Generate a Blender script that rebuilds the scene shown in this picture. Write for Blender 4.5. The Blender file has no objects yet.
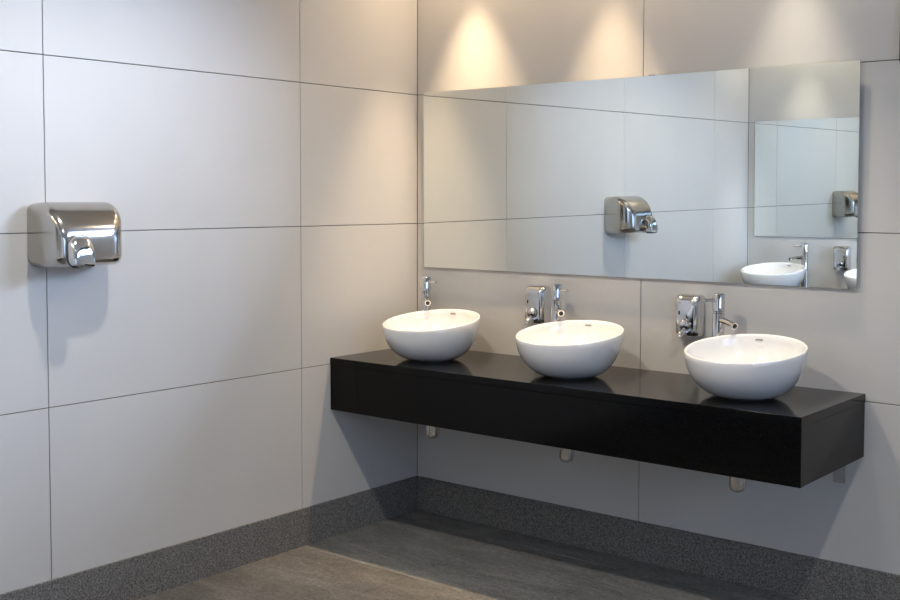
import bpy, bmesh, math, random
from mathutils import Vector, Matrix

random.seed(7)
S = bpy.context.scene
COL = S.collection
PI = math.pi

# ------------------------------------------------------------------ camera
F_PX, CY_PX = 1140.73, 257.15
YAW, PITCH, ROLL = -0.68650, -0.05183, 0.00186
cd = bpy.data.cameras.new('camera'); cam = bpy.data.objects.new('camera', cd); COL.objects.link(cam)
cd.sensor_width = 36.0; cd.sensor_fit = 'HORIZONTAL'
cd.lens = F_PX * 36.0 / 900.0
cd.shift_y = -(300.0 - CY_PX) / 900.0
cd.clip_start = 0.02
fwd = Vector((math.sin(YAW) * math.cos(PITCH), math.cos(YAW) * math.cos(PITCH), math.sin(PITCH)))
rt = Vector((math.cos(YAW), -math.sin(YAW), 0)); up = rt.cross(fwd)
rt2 = rt * math.cos(ROLL) + up * math.sin(ROLL); up2 = up * math.cos(ROLL) - rt * math.sin(ROLL)
M = Matrix((rt2, up2, -fwd)).transposed().to_4x4()
M.translation = Vector((3.5163, -4.0483, 1.4847))
cam.matrix_world = M
S.camera = cam

# ------------------------------------------------------------------ room sizes (metres)
XR = 4.9          # right wall with the daylight window
YB = -6.0         # rear wall behind the camera
YO = -3.63        # face of the opposite partition
XP = 2.35         # free end of the partition
H = 2.78          # ceiling
Z1, Z2, Z3, Z4 = 0.7645, 1.3645, 1.9645, 2.5645
BASE = 0.167      # baseboard height
CT, CB, CD_, CX = 0.793, 0.566, 0.577, 2.110   # counter top, bottom, depth, length
WIN = (-4.1, -1.35, 0.95, 2.12)

# ------------------------------------------------------------------ world, exposure
w = bpy.data.worlds.new('world'); S.world = w; w.use_nodes = True
bg = w.node_tree.nodes['Background']
bg.inputs['Color'].default_value = (0.44, 0.63, 1.0, 1); bg.inputs['Strength'].default_value = 3.8
S.view_settings.view_transform = 'Standard'; S.view_settings.look = 'None'
S.view_settings.gamma = 1.0; S.view_settings.use_curve_mapping = False
S.view_settings.exposure = 0.25

# low, hazy, cool daylight entering through the high window in the back wall
sl = bpy.data.lights.new('daylight', 'SUN'); sun = bpy.data.objects.new('daylight', sl); COL.objects.link(sun)
sl.energy = 18.5; sl.color = (0.53, 0.69, 1.0); sl.angle = math.radians(34)
sun.rotation_euler = Vector((-1.0, -0.68, -0.24)).to_track_quat('-Z', 'Y').to_euler()
sun.location = (5, 1.5, 2.8)

WARM, COOL, NEUT = (1.0, 0.73, 0.46), (1.0, 0.88, 0.72), (1.0, 0.92, 0.81)
# (x, y, watts, colour, full cone in degrees, blend)
SPOTS = [(0.345, -0.19, 140, WARM, 54, 1.0), (1.055, -0.19, 118, WARM, 48, 1.0), (1.835, -0.19, 68, COOL, 48, 1.0),
         (0.43, YO + .19, 52, COOL, 48, 1.0), (1.14, YO + .19, 52, COOL, 48, 1.0),
         (1.10, -1.94, 52, NEUT, 150, .6), (2.97, -1.94, 52, NEUT, 150, .6)]

# ------------------------------------------------------------------ helpers
def setp(o, label=None, cat=None, group=None, kind=None):
    if label: o['label'] = label
    if cat: o['category'] = cat
    if group: o['group'] = group
    if kind: o['kind'] = kind
    return o

def empty(name, loc=(0, 0, 0), rz=0, label=None, cat=None, group=None):
    o = bpy.data.objects.new(name, None); COL.objects.link(o)
    o.location = loc; o.rotation_euler = (0, 0, rz); o.empty_display_size = .05
    return setp(o, label, cat, group)

def link(name, me, mats, parent=None, loc=(0, 0, 0), rot=(0, 0, 0)):
    o = bpy.data.objects.new(name, me); COL.objects.link(o)
    if not isinstance(mats, (list, tuple)): mats = [mats]
    if not me.materials:
        for m in mats: me.materials.append(m)
    o.parent = parent; o.location = loc; o.rotation_euler = rot
    return o

def mesh_of(name, bm, smooth=None):
    bmesh.ops.recalc_face_normals(bm, faces=bm.faces[:])
    me = bpy.data.meshes.new(name); bm.to_mesh(me); bm.free()
    if smooth is not None:
        me.polygons.foreach_set('use_smooth', [True] * len(me.polygons))
        me.set_sharp_from_angle(angle=math.radians(smooth))
    return me

def box_bm(x0, x1, y0, y1, z0, z1, bev=0, seg=1):
    bm = bmesh.new()
    bmesh.ops.create_cube(bm, size=1)
    for v in bm.verts:
        v.co = Vector((x0 + (v.co.x + .5) * (x1 - x0), y0 + (v.co.y + .5) * (y1 - y0), z0 + (v.co.z + .5) * (z1 - z0)))
    if bev: bmesh.ops.bevel(bm, geom=bm.edges[:], offset=bev, segments=seg, affect='EDGES', profile=.5)
    return bm

def box(name, b, mats, parent=None, bev=0, seg=1, smooth=None):
    return link(name, mesh_of(name, box_bm(*b, bev, seg), smooth), mats, parent)

def lathe_me(name, prof, n=48, smooth=40, close=True):
    """prof: list of (r, z); r=0 ends closed by a pole"""
    bm = bmesh.new(); rings = []
    for r, z in prof:
        if r < 1e-6: rings.append([bm.verts.new((0, 0, z))])
        else: rings.append([bm.verts.new((r * math.cos(2 * PI * k / n), r * math.sin(2 * PI * k / n), z)) for k in range(n)])
    for a, b in zip(rings, rings[1:]):
        for k in range(n):
            k2 = (k + 1) % n
            if len(a) == 1 and len(b) == 1: continue
            if len(a) == 1: bm.faces.new((a[0], b[k2], b[k]))
            elif len(b) == 1: bm.faces.new((a[k], a[k2], b[0]))
            else: bm.faces.new((a[k], a[k2], b[k2], b[k]))
    return mesh_of(name, bm, smooth)

def tube_me(name, pts, rad, n=20, smooth=50):
    """capped tube along a polyline; rad a number or one per point"""
    pts = [Vector(p) for p in pts]
    if not isinstance(rad, (list, tuple)): rad = [rad] * len(pts)
    bm = bmesh.new(); rings = []
    for i, p in enumerate(pts):
        t = (pts[min(i + 1, len(pts) - 1)] - pts[max(i - 1, 0)]).normalized()
        a = t.cross(Vector((0, 0, 1)) if abs(t.z) < .9 else Vector((1, 0, 0))).normalized(); b = t.cross(a)
        rings.append([bm.verts.new(p + (a * math.cos(2 * PI * k / n) + b * math.sin(2 * PI * k / n)) * rad[i]) for k in range(n)])
    for a, b in zip(rings, rings[1:]):
        for k in range(n): bm.faces.new((a[k], a[(k + 1) % n], b[(k + 1) % n], b[k]))
    bm.faces.new(rings[0][::-1]); bm.faces.new(rings[-1])
    return mesh_of(name, bm, smooth)

def copy_tree(o, parent=None):
    c = o.copy(); COL.objects.link(c); c.parent = parent
    for ch in list(o.children): copy_tree(ch, c)
    return c

# ------------------------------------------------------------------ materials
def mat(name, col, rough=.5, metal=0, spec=.5, coat=0):
    m = bpy.data.materials.new(name); m.use_nodes = True
    b = m.node_tree.nodes['Principled BSDF']
    b.inputs['Base Color'].default_value = (*col, 1); b.inputs['Roughness'].default_value = rough
    b.inputs['Metallic'].default_value = metal; b.inputs['Specular IOR Level'].default_value = spec
    if coat: b.inputs['Coat Weight'].default_value = coat; b.inputs['Coat Roughness'].default_value = .05
    return m

def N(m, t, **kw):
    n = m.node_tree.nodes.new(t)
    for k, v in kw.items():
        if hasattr(n, k): setattr(n, k, v)
        else: n.inputs[k].default_value = v
    return n

def L(m, a, b): m.node_tree.links.new(a, b)

def ramp(m, fac, stops):
    r = N(m, 'ShaderNodeValToRGB'); e = r.color_ramp.elements
    while len(e) < len(stops): e.new(.5)
    for el, (p, c) in zip(e, stops): el.position = p; el.color = (*c, 1)
    L(m, fac, r.inputs['Fac']); return r.outputs['Color']

def bsdf(m): return m.node_tree.nodes['Principled BSDF']

def tile_mat():
    m = mat('porcelain_tile', (.58, .565, .54), .42, spec=.4)
    tc = N(m, 'ShaderNodeNewGeometry')
    n = N(m, 'ShaderNodeTexNoise', Scale=2.2, Detail=4.0); L(m, tc.outputs['Position'], n.inputs['Vector'])
    L(m, ramp(m, n.outputs['Fac'], [(.3, (.575, .562, .535)), (.7, (.605, .592, .565))]), bsdf(m).inputs['Base Color'])
    n2 = N(m, 'ShaderNodeTexNoise', Scale=60.0, Detail=3.0); L(m, tc.outputs['Position'], n2.inputs['Vector'])
    bp = N(m, 'ShaderNodeBump', Strength=.04, Distance=.002); L(m, n2.outputs['Fac'], bp.inputs['Height'])
    L(m, bp.outputs['Normal'], bsdf(m).inputs['Normal'])
    return m

def granite_mat(name, c0, c1, c2, rough, sc=160):
    m = mat(name, c1, rough)
    tc = N(m, 'ShaderNodeNewGeometry')
    n = N(m, 'ShaderNodeTexNoise', Scale=sc, Detail=3.0, Roughness=.7); L(m, tc.outputs['Position'], n.inputs['Vector'])
    v = N(m, 'ShaderNodeTexVoronoi', Scale=sc * 1.3); L(m, tc.outputs['Position'], v.inputs['Vector'])
    mx = N(m, 'ShaderNodeMath', operation='MULTIPLY_ADD'); L(m, v.outputs['Distance'], mx.inputs[0]); mx.inputs[1].default_value = .35
    L(m, n.outputs['Fac'], mx.inputs[2])
    L(m, ramp(m, mx.outputs[0], [(.45, c0), (.62, c1), (.82, c2)]), bsdf(m).inputs['Base Color'])
    return m

def floor_mat(name, a, b, c, off):
    m = mat(name, b, .55, spec=.4)
    g = N(m, 'ShaderNodeNewGeometry')
    mp = N(m, 'ShaderNodeMapping'); L(m, g.outputs['Position'], mp.inputs['Vector'])
    mp.inputs['Location'].default_value = (off, off * 2, 0); mp.inputs['Scale'].default_value = (1, 3.2, 1); mp.inputs['Rotation'].default_value = (0, 0, .25)
    n = N(m, 'ShaderNodeTexNoise', Scale=3.0, Detail=10.0, Roughness=.7, Distortion=.9); L(m, mp.outputs['Vector'], n.inputs['Vector'])
    s = N(m, 'ShaderNodeTexNoise', Scale=95.0, Detail=4.0, Roughness=.8); L(m, g.outputs['Position'], s.inputs['Vector'])
    mx = N(m, 'ShaderNodeMath', operation='MULTIPLY_ADD'); L(m, s.outputs['Fac'], mx.inputs[0]); mx.inputs[1].default_value = .9
    ad = N(m, 'ShaderNodeMath', operation='MULTIPLY_ADD'); L(m, n.outputs['Fac'], ad.inputs[0]); ad.inputs[1].default_value = .7; ad.inputs[2].default_value = -.30
    L(m, ad.outputs[0], mx.inputs[2])
    L(m, ramp(m, mx.outputs[0], [(.25, a), (.5, b), (.78, c)]), bsdf(m).inputs['Base Color'])
    w1 = N(m, 'ShaderNodeTexNoise', Scale=5.0, Detail=6.0, Roughness=.5, Distortion=1.4); L(m, mp.outputs['Vector'], w1.inputs['Vector'])
    bp = N(m, 'ShaderNodeBump', Strength=.5, Distance=.012); L(m, w1.outputs['Fac'], bp.inputs['Height'])
    bp2 = N(m, 'ShaderNodeBump', Strength=.25, Distance=.002); L(m, s.outputs['Fac'], bp2.inputs['Height']); L(m, bp.outputs['Normal'], bp2.inputs['Normal'])
    L(m, bp2.outputs['Normal'], bsdf(m).inputs['Normal'])
    return m

def steel_mat():
    m = mat('brushed_steel', (.50, .478, .445), .2, 1)
    tc = N(m, 'ShaderNodeTexCoord'); mp = N(m, 'ShaderNodeMapping'); L(m, tc.outputs['Object'], mp.inputs['Vector'])
    mp.inputs['Scale'].default_value = (40, 2, 400)
    n = N(m, 'ShaderNodeTexNoise', Scale=3.0, Detail=2.0); L(m, mp.outputs['Vector'], n.inputs['Vector'])
    r = N(m, 'ShaderNodeMapRange'); L(m, n.outputs['Fac'], r.inputs['Value']); r.inputs['To Min'].default_value = .11; r.inputs['To Max'].default_value = .2
    L(m, r.outputs['Result'], bsdf(m).inputs['Roughness'])
    return m

def pane_mat():
    m = bpy.data.materials.new('window_glass'); m.use_nodes = True
    nt = m.node_tree; nt.nodes.clear()
    o = N(m, 'ShaderNodeOutputMaterial'); mx = N(m, 'ShaderNodeMixShader'); mx.inputs[0].default_value = .06
    t = N(m, 'ShaderNodeBsdfTransparent'); g = N(m, 'ShaderNodeBsdfGlossy'); g.inputs['Roughness'].default_value = .02
    L(m, t.outputs[0], mx.inputs[1]); L(m, g.outputs[0], mx.inputs[2]); L(m, mx.outputs[0], o.inputs['Surface'])
    return m

def lamp_mat(name, col, s):
    m = mat(name, (.9, .9, .9), .3)
    bsdf(m).inputs['Emission Color'].default_value = (*col, 1); bsdf(m).inputs['Emission Strength'].default_value = s
    return m

TILE = tile_mat()
GROUT = mat('dark_grout', (.13, .125, .12), .9)
PLASTER = mat('painted_plaster', (.62, .60, .57), .85)
CEIL = mat('white_ceiling_paint', (.72, .71, .69), .9)
BASEM = granite_mat('flamed_granite', (.05, .0485, .045), (.122, .118, .110), (.25, .243, .228), .7)
BLACK = granite_mat('polished_black_granite', (.001, .001, .0011), (.002, .002, .0021), (.006, .006, .006), .10, 220); bsdf(BLACK).inputs['Specular IOR Level'].default_value = .2
FLOOR_G = floor_mat('slate_grey', (.08, .079, .075), (.185, .183, .174), (.36, .355, .335), 0)
FLOOR_B = floor_mat('slate_brown', (.06, .058, .054), (.145, .140, .130), (.29, .28, .26), 3.3)
CERAMIC = mat('glazed_white_ceramic', (.80, .80, .79), .12, spec=.5, coat=.6)
CHROME = mat('polished_chrome', (.69, .69, .69), .06, 1)
STEEL = steel_mat()
DARK = mat('black_rubber', (.015, .015, .015), .6)
SILVER = mat('mirror_silver', (.85, .89, .875), .0, 1)
EDGE = mat('polished_glass_edge', (.28, .34, .32), .25)
BOARD = mat('mirror_backing_board', (.22, .19, .16), .8)
ZINC = mat('galvanised_steel', (.42, .42, .42), .4, .8)
FRAME = mat('white_window_frame', (.7, .7, .7), .4)
NAVY = mat('dark_navy_paint', (.012, .013, .032), .5)
GREYMARK = mat('grey_glaze_print', (.25, .25, .26), .3)

# ------------------------------------------------------------------ the setting
def struct(name, b, m, **k):
    return setp(box(name, b, m, **k), kind='structure')

T = .006; G = .0016     # tile thickness, half joint
def strip(a, b, cuts):  # split [a,b] at the cuts
    c = [a] + sorted(x for x in cuts if a < x < b) + [b]; return list(zip(c, c[1:]))
ROWS = strip(BASE - .003, H, [Z1, Z2, Z3, Z4])
tile_cache = {}
def tiles(wall, cols, face):
    """face: function (u0,u1,z0,z1) -> box bounds"""
    for u0, u1 in cols:
        for z0, z1 in ROWS:
            b = face(u0 + G, u1 - G, z0 + (G if z0 > .3 else 0), z1 - G)
            sz = tuple(round(v, 5) for v in (b[1] - b[0], b[3] - b[2], b[5] - b[4]))
            if sz not in tile_cache:
                tile_cache[sz] = mesh_of('tile', box_bm(0, sz[0], 0, sz[1], 0, sz[2], .0007))
            link('tile', tile_cache[sz], TILE, wall, (b[0], b[2], b[4]))

floor = struct('floor', (-.2, XR + .2, YB - .2, .2, -.15, -.012), GROUT)
HW = (2.207, 4.35, 1.957, 2.50)      # high window in the back wall, its dark frame just enters the picture
def joined(name, boxes, m, parent=None):
    bm = bmesh.new()
    for b in boxes:
        t = box_bm(*b); me = bpy.data.meshes.new('t'); t.to_mesh(me); t.free(); bm.from_mesh(me); bpy.data.meshes.remove(me)
    return link(name, mesh_of(name, bm), m, parent)
wall_back = setp(joined('wall_back', [(-.2, HW[0], T, .2, -.012, H + .1), (HW[1], XR + .2, T, .2, -.012, H + .1),
                        (HW[0], HW[1], T, .2, -.012, HW[2]), (HW[0], HW[1], T, .2, HW[3], H + .1)], GROUT), kind='structure')
back_face = lambda u0, u1, z0, z1: (u0, u1, 0, T, z0, z1)
FULL = ROWS
tiles(wall_back, strip(0, 1.1973, []), back_face)
ROWS = [r for r in FULL if r[1] < Z3 + .01]
ROWS[-1] = (ROWS[-1][0], HW[2] + G); tiles(wall_back, strip(2.3973, XR, [3.5973, 4.7973]), back_face)
ROWS[-1] = (ROWS[-1][0], Z3); tiles(wall_back, strip(1.1973, 2.3973, []), back_face)
ROWS = [r for r in FULL if r[1] > Z3 + .01]; tiles(wall_back, strip(1.1973, HW[0] + G, []), back_face)
ROWS = FULL
wall_left = struct('wall_left', (-.2, -T, YB - .2, T, -.012, H + .1), GROUT)
tiles(wall_left, strip(YO, 0, [-.7445, -1.9225, -3.1005]), lambda u0, u1, z0, z1: (-T, 0, u0, u1, z0, z1))
wall_opposite = struct('wall_opposite', (-T, XP, YO - .2, YO - T, -.012, H), GROUT)
tiles(wall_opposite, strip(0, XP, [1.2]), lambda u0, u1, z0, z1: (u0, u1, YO - T, YO, z0, z1))
struct('wall_rear', (-.2, XR + .2, YB - .2, YB, -.012, H + .1), PLASTER)
ceiling = struct('ceiling', (-.2, XR + .2, YB - .2, .2, H, H + .12), CEIL)

# right wall with a window opening
def wall_right():
    bm = bmesh.new(); y0, y1, z0, z1 = WIN
    for b in ((YB, y0, 0, H), (y1, .0, 0, H), (y0, y1, 0, z0), (y0, y1, z1, H)):
        t = box_bm(XR, XR + .2, b[0], b[1], b[2], b[3]); me = bpy.data.meshes.new('t'); t.to_mesh(me); t.free(); bm.from_mesh(me); bpy.data.meshes.remove(me)
    o = link('wall_right', mesh_of('wall_right', bm), PLASTER); return setp(o, kind='structure')
wall_right()
win = setp(empty('window_1', (XR + .1, (WIN[0] + WIN[1]) / 2, WIN[2])), kind='structure')
hw = (WIN[1] - WIN[0]) / 2; hh = WIN[3] - WIN[2]
fb = bmesh.new()
for b in ((-hw, hw, 0, .05), (-hw, hw, hh - .05, hh), (-hw, -hw + .05, .05, hh - .05), (hw - .05, hw, .05, hh - .05), (-.025, .025, .05, hh - .05)):
    t = box_bm(-.03, .03, b[0], b[1], b[2], b[3]); me = bpy.data.meshes.new('t'); t.to_mesh(me); t.free(); fb.from_mesh(me); bpy.data.meshes.remove(me)
link('window_frame', mesh_of('window_frame', fb), FRAME, win)
PANE = pane_mat()
hwin = setp(empty('window_2', (HW[0], .05, HW[2])), kind='structure')
wx, wz = HW[1] - HW[0], HW[3] - HW[2]
joined('window_frame', [(0, wx, -.07, .05, 0, .04), (0, wx, -.07, .05, wz - .04, wz), (0, .04, -.07, .05, .04, wz - .04), (wx - .04, wx, -.07, .05, .04, wz - .04),
                        (wx / 2 - .02, wx / 2 + .02, -.05, .05, .04, wz - .04)], NAVY, hwin)
for a, b in ((.04, wx / 2 - .02), (wx / 2 + .02, wx - .04)):
    box('pane', (a, b, -.003, .003, .04, wz - .04), PANE, hwin)
for a, b in ((-hw + .05, -.025), (.025, hw - .05)):
    box('pane', (-.003, .003, a, b, .05, hh - .05), PANE, win)

# floor tiles
fl_y = strip(YB, 0, [-.15 - .6 * k for k in range(12)]); fl_x = strip(0, XR, [.6 * k for k in range(1, 10)])
for j, (y0, y1) in enumerate(fl_y):
    for x0, x1 in fl_x:
        if x1 < XP and y1 < YO - .3: continue
        near = y0 > -.8
        link('floor_tile', mesh_of('floor_tile', box_bm(x0 + .001, x1 - .001, y0 + .001, y1 - .001, -.012, .006, .001)),
             FLOOR_G if near else FLOOR_B, floor)

struct('baseboard_back', (0, XR, -.008, T, 0, BASE), BASEM, bev=.0015)
struct('baseboard_left', (-T, .008, YO, 0, 0, BASE), BASEM, bev=.0015)
struct('baseboard_opposite', (.008, XP, YO - T, YO + .008, 0, BASE), BASEM, bev=.0015)

# ------------------------------------------------------------------ vanity counters (local: wall at y=0, room towards -y)
def counter(x0, x1, label, side):
    t = empty('vanity_counter', label=label, cat='counter', group='black granite vanity counters')
    box('top_slab', (x0, x1, -CD_, 0, CT - .03, CT), BLACK, t, .0015, 2)
    box('front_apron', (x0, x1, -CD_ + .002, -CD_ + .027, CB, CT - .0303), BLACK, t, .001)
    box('bottom_panel', (x0 + .03, x1 - .03, -CD_ + .03, -.002, CB + .001, CB + .012), BLACK, t)
    if side > 0: box('side_apron', (x1 - .027, x1 - .002, -CD_ + .0272, 0, CB, CT - .0303), BLACK, t, .001)
    else: box('side_apron', (x0 + .002, x0 + .027, -CD_ + .0272, 0, CB, CT - .0303), BLACK, t, .001)
    return t

def bracket(x, label):
    t = empty('shelf_bracket', (x, 0, .46), label=label, cat='bracket')
    box('wall_plate', (-.021, .021, -.006, 0, 0, .106), ZINC, t, .001)
    box('arm', (-.021, .021, -.4, -.006, .100, .106), ZINC, t, .001)
    return t

# ------------------------------------------------------------------ basin
HB, RB, SL = .167, .210, .134
def basin_proto():
    t = empty('vessel_basin')
    prof = []
    for k in range(0, 15):       # outer, foot to rim
        a = k / 14 * PI / 2
        prof.append((.092 + (RB - .092) * math.sin(a) ** .92, .004 + (HB - .004) * (1 - math.cos(a)) ** .86 if k else .004))
    prof[0] = (.094, .004)
    prof = [(0, 0.0), (.088, 0.0)] + prof
    prof += [(RB - .0015, HB + .003), (RB - .005, HB + .0045), (RB - .0095, HB + .0035), (RB - .012, HB)]
    for k in range(1, 15):
        a = k / 14 * PI / 2
        prof.append(((RB - .012) * math.cos(a) ** .8 if k < 14 else .022, .022 + (HB - .022) * (1 - math.sin(a)) ** .95))
    me = lathe_me('bowl', prof, 72, 60)
    for v in me.vertices:
        wgt = max(0, min(1, v.co.z / HB)); v.co.z += SL * v.co.y * wgt
    link('bowl', me, CERAMIC, t)
    link('drain', lathe_me('drain', [(0, .034), (.010, .034), (.020, .031), (.024, .026), (.024, .020)], 24), CHROME, t)
    # small printed mark on the inner wall, below the back rim
    a = math.radians(100); r = RB - .0185
    z = HB - .012; z += SL * r * math.sin(a) * z / HB
    box_m = mesh_of('rim_mark', box_bm(-.013, .013, -.001, .001, -.003, .003))
    o = link('rim_mark', box_m, GREYMARK, t, (r * math.cos(a), r * math.sin(a), z), (math.radians(-14), 0, a - PI / 2))
    return t

# ------------------------------------------------------------------ faucet (spout along +x)
def faucet(loc, spout, lever, label, group):
    t = empty('basin_faucet', loc, spout, label, 'faucet', group)
    link('body', lathe_me('body', [(0, 0), (.030, 0), (.030, .006), (.0235, .009), (.0225, .012), (.0225, .262), (.0195, .264), (.0195, .269), (.0230, .271),
                                   (.0230, .331), (.021, .336), (0, .338)], 36, 35), CHROME, t)
    link('spout', tube_me('spout', [(.010, 0, .238), (.05, 0, .236), (.085, 0, .230), (.104, 0, .224)], [.0125, .0115, .0115, .0135]), CHROME, t)
    link('aerator', tube_me('aerator', [(.1035, 0, .2242), (.1052, 0, .2236)], .0095), DARK, t)
    a = lever - spout
    link('lever', tube_me('lever', [(.012 * math.cos(a), .012 * math.sin(a), .312), (.05 * math.cos(a), .05 * math.sin(a), .313), (.074 * math.cos(a), .074 * math.sin(a), .313)],
                          [.0065, .0050, .0060], 14), CHROME, t)
    return t

# ------------------------------------------------------------------ soap dispenser (wall at y=0, facing -y)
def rounded_loft(name, secs, n=6, smooth=50):
    """secs: (depth, u0,u1,v0,v1, radius): rounded rectangles stacked along +depth"""
    bm = bmesh.new(); rings = []
    for dpt, u0, u1, v0, v1, r in secs:
        ring = []
        for cx, cy, a0 in ((u1 - r, v1 - r, 0), (u0 + r, v1 - r, PI / 2), (u0 + r, v0 + r, PI), (u1 - r, v0 + r, 3 * PI / 2)):
            for k in range(n + 1):
                a = a0 + k / n * PI / 2; ring.append((cx + r * math.cos(a), cy + r * math.sin(a), dpt))
        rings.append([bm.verts.new(c) for c in ring])
    for a, b in zip(rings, rings[1:]):
        m = len(a)
        for k in range(m): bm.faces.new((a[k], a[(k + 1) % m], b[(k + 1) % m], b[k]))
    bm.faces.new(rings[0][::-1]); bm.faces.new(rings[-1])
    return bm

def dispenser_proto():
    t = empty('soap_dispenser')
    W2, HT, DP = .054, .165, .058
    secs = [(0, -W2, W2, 0, HT, .016), (.022, -W2, W2, 0, HT, .016)]
    for k in range(1, 7):
        a = k / 6 * PI / 2; s = .022 * (1 - math.cos(a)); tp = .030 * (1 - math.cos(a))
        secs.append((.022 + (DP - .022) * math.sin(a), -W2 + s, W2 - s, s * .5, HT - tp, .016 + .006 * (k / 6)))
    bm = rounded_loft('body', secs)
    bm.transform(Matrix(((1, 0, 0, 0), (0, 0, -1, 0), (0, 1, 0, 0), (0, 0, 0, 1))))
    link('body', mesh_of('body', bm, 40), CHROME, t)
    link('push_button', tube_me('push_button', [(0, -.05, .050), (0, -.070, .050), (0, -.078, .050)], [.023, .022, .015], 24), CHROME, t)
    link('valve_collar', tube_me('valve_collar', [(0, -.050, .028), (0, -.0565, .028)], .022, 24), DARK, t)
    link('nozzle', tube_me('nozzle', [(0, -.05, .022), (0, -.082, .020), (0, -.098, .014), (0, -.103, .004)], [.015, .014, .012, .010], 16), CHROME, t)
    box('sight_window', (-.030, -.023, -.0588, -.0560, .088, .103), DARK, t, .001)
    return t

def trap(loc, label, group):
    t = empty('bottle_trap', loc, 0, label, 'drain trap', group)
    link('bottle', lathe_me('bottle', [(0, 0), (.016, .001), (.025, .007), (.0305, .020), (.0305, .075), (.018, .080), (.018, CB - loc[2]), (0, CB - loc[2])], 28, 40), CHROME, t)
    link('waste_pipe', tube_me('waste_pipe', [(0, .012, .092), (0, -loc[1], .092)], .011), CHROME, t)
    link('wall_flange', tube_me('wall_flange', [(0, -loc[1] - .008, .092), (0, -loc[1], .092)], .022), CHROME, t)
    return t

# ------------------------------------------------------------------ this side of the room
ORD = ['nearest the tiled corner', 'in the middle of the counter', 'nearest the open counter end']
counter(0.0, CX, 'long black granite vanity counter holding three white basins', 1)
bracket(2.022, 'small grey steel bracket under the open end of the counter')
BX = [.366, 1.072, 1.803]; BY = -.33
bp0 = basin_proto(); disp0 = dispenser_proto()
for i, x in enumerate(BX):
    b = bp0 if i == 0 else copy_tree(bp0)
    b.location = (x, BY, CT)
    setp(b, 'round white ceramic vessel basin ' + ORD[i], 'basin', 'white vessel basins')
    trap(((.374, 1.064, 1.782)[i], BY, .452), 'chrome bottle trap under the counter below the basin ' + ORD[i], 'chrome traps below the counter')
FA = [(-45, -12), (-45, -18), (-30, -112)]
FL = ['tall chrome faucet behind the basin nearest the tiled corner, lever turned right',
      'tall chrome faucet behind the middle basin, right beside a soap dispenser',
      'tall chrome faucet behind the basin nearest the open counter end, lever turned left']
for i, x in enumerate([.156, .868, 1.598]):
    faucet((x, -.12, CT), math.radians(FA[i][0]), math.radians(FA[i][1]), FL[i], 'chrome basin faucets')
for i, x in enumerate([.704, 1.428]):
    dp = disp0 if i == 0 else copy_tree(disp0)
    dp.location = (x, 0, .945)
    setp(dp, 'steel wall soap dispenser behind the ' + ('middle basin' if i == 0 else 'basin nearest the open counter end'), 'soap dispenser', 'steel soap dispensers')

# wall mirror: frameless, its top leaning out a few millimetres
def mirror(x0, x1, z0, z1, lean, label):
    t = empty('wall_mirror', ((x0 + x1) / 2, 0, z0), label=label, cat='mirror', group='frameless wall mirrors')
    hwid = (x1 - x0) / 2; hgt = z1 - z0
    bm = box_bm(-hwid, hwid, -.0025, .0025, 0, hgt)
    me = mesh_of('glass', bm)
    me.materials.append(EDGE); me.materials.append(SILVER)
    for p in me.polygons:
        if p.normal.y < -.9: p.material_index = 1
    g = link('glass', me, [], t, (0, -.0155, 0), (lean, 0, 0))
    box('backing_board', (-hwid + .05, hwid - .05, -.0115, 0, .05, hgt - .05), BOARD, t)
    return t
mi = mirror(.058, 2.075, 1.164, 1.970, .0078, 'wide frameless wall mirror above the three basins')
box('mirror_clip', (1.249 - 1.0665 - .012, 1.249 - 1.0665 + .012, -.0285, 0, .8055, .811), CHROME, mi, .001)

# ------------------------------------------------------------------ hand dryer on the left wall (built facing +x)
def dryer():
    t = empty('hand_dryer', (0, -1.845, 1.251), label='stainless steel wall hand dryer with chrome nozzle on the left wall', cat='hand dryer')
    W2, HT = .147, .214
    secs = [(0, -W2, W2, .004, HT - .002, .028), (.006, -W2, W2, 0, HT, .03), (.055, -W2 + .002, W2 - .002, -.002, HT + .004, .032)]
    for k in range(1, 13):
        a = k / 12 * PI / 2; c = 1 - math.cos(a)
        # top rolls over in a wide curve, sides and bottom in a small one
        s = .056 * c ** 1.1
        secs.append((.055 + .115 * math.sin(a), -W2 + .002 + s * .7, W2 - .002 - s * 1.2, -.002 + .022 * c, HT + .004 - .125 * c ** .9, .032 - .008 * c))
    bm = rounded_loft('housing', secs, 8)
    # (u,v,depth) -> x=depth, y=u, z=v
    bm.transform(Matrix(((0, 0, 1, 0), (1, 0, 0, 0), (0, 1, 0, 0), (0, 0, 0, 1))))
    h = link('housing', mesh_of('housing', bm, 35), STEEL, t)
    # swivel nozzle: a hooded scoop turned downwards
    C = -.064
    ns = [(.140, -.040, .040, .006, .098, .026), (.172, -.043, .043, .004, .106, .030), (.188, -.043, .043, .003, .102, .030), (.198, -.042, .042, .002, .092, .030),
          (.205, -.041, .041, .002, .078, .028), (.210, -.039, .039, .002, .058, .022), (.213, -.037, .037, .003, .036, .012), (.214, -.034, .034, .005, .022, .008)]
    bm = rounded_loft('nozzle', [(a, C + b, C + c, e, f, g) for a, b, c, e, f, g in ns], 6)
    bm.transform(Matrix(((0, 0, 1, 0), (1, 0, 0, 0), (0, 1, 0, 0), (0, 0, 0, 1))))
    nz = link('nozzle', mesh_of('nozzle', bm, 50), CHROME, t)
    cl = rounded_loft('collar', [(.150, C - .047, C + .047, .002, .110, .032), (.1735, C - .047, C + .047, .002, .110, .032)], 6)
    cl.transform(Matrix(((0, 0, 1, 0), (1, 0, 0, 0), (0, 1, 0, 0), (0, 0, 0, 1))))
    link('collar', mesh_of('collar', cl, 50), STEEL, nz)
    box('outlet', (.176, .204, C - .028, C + .028, .0, .006), DARK, nz, .001)
    return t
dryer()

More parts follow.
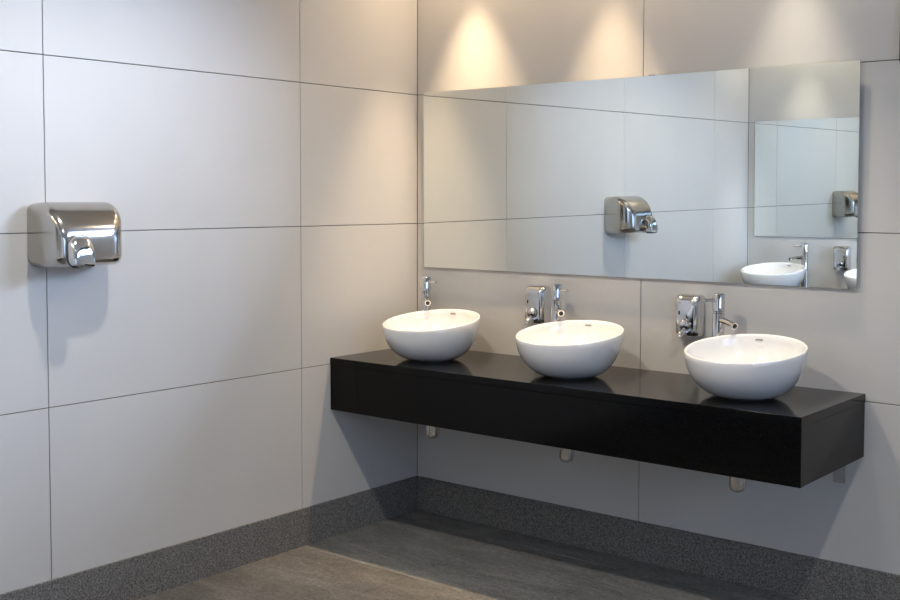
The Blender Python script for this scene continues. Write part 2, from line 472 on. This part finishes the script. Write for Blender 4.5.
# ------------------------------------------------------------------ opposite side (seen in the mirror): the same furniture turned round
def turned(o, x):                # local (wall y=0) -> on the opposite wall
    o.location = (x, YO, o.location.z); o.rotation_euler.z += PI
oc = counter(-1.42, 0.0, 'black granite counter on the opposite wall, behind the viewer', -1)
oc.location = (0, YO, 0); oc.rotation_euler.z = PI
om = mirror(-.665, .665, 1.164, 1.970, 0.0, 'second frameless mirror on the opposite wall, seen inside the big mirror')
om.location = (.058 + .665, YO, 1.164); om.rotation_euler.z = PI
OBX = [.335, 1.040]
OO = ['closest to the corner', 'half cut off by the mirror edge']
for i, x in enumerate(OBX):
    b = copy_tree(bp0); b.location = (x, YO - BY, CT); b.rotation_euler.z = PI
    setp(b, 'white vessel basin reflected in the mirror, ' + OO[i], 'basin', 'white vessel basins')
    faucet((x + .135, YO + .12, CT), PI + math.radians(-40), PI + math.radians(-25), 'tall chrome faucet of the reflected basin ' + OO[i], 'chrome basin faucets')
dp = copy_tree(disp0); dp.location = (.69, YO, .945); dp.rotation_euler.z = PI
setp(dp, 'steel soap dispenser reflected in the mirror, beside the reflected faucet', 'soap dispenser', 'steel soap dispensers')

# ------------------------------------------------------------------ ceiling downlights
def downlight(i, x, y, power, col, cone, blend):
    names = ['first wall-washing ceiling downlight from the corner above the big mirror', 'second wall-washing ceiling downlight above the big mirror', 'third, whitest ceiling downlight above the big mirror',
             'first ceiling downlight above the opposite mirror', 'second ceiling downlight above the opposite mirror', 
             'central ceiling downlight nearer the left wall', 'central ceiling downlight nearer the window']
    t = empty('ceiling_downlight', (x, y, H), label=names[i], cat='ceiling light', group='recessed ceiling downlights')
    wide = cone > 90
    r = .085 if wide else .045
    link('trim_ring', lathe_me('trim_ring', [(r + .012, 0), (r + .012, -.006), (r, -.008), (r - .006, -.004), (r - .008, 0)], 32), FRAME, t)
    link('lamp', lathe_me('lamp', [(r - .009, -.0005), (0, -.0015)], 32), lamp_mat('lamp_glass', col, 8 if wide else 300), t)
    l = bpy.data.lights.new('lamp_beam', 'SPOT'); l.energy = power; l.color = col
    l.spot_size = math.radians(cone); l.spot_blend = blend; l.shadow_soft_size = .035 if wide else .02
    o = bpy.data.objects.new('lamp_beam', l); COL.objects.link(o); o.parent = t; o.location = (0, 0, -.05)
for i, s in enumerate(SPOTS): downlight(i, *s)
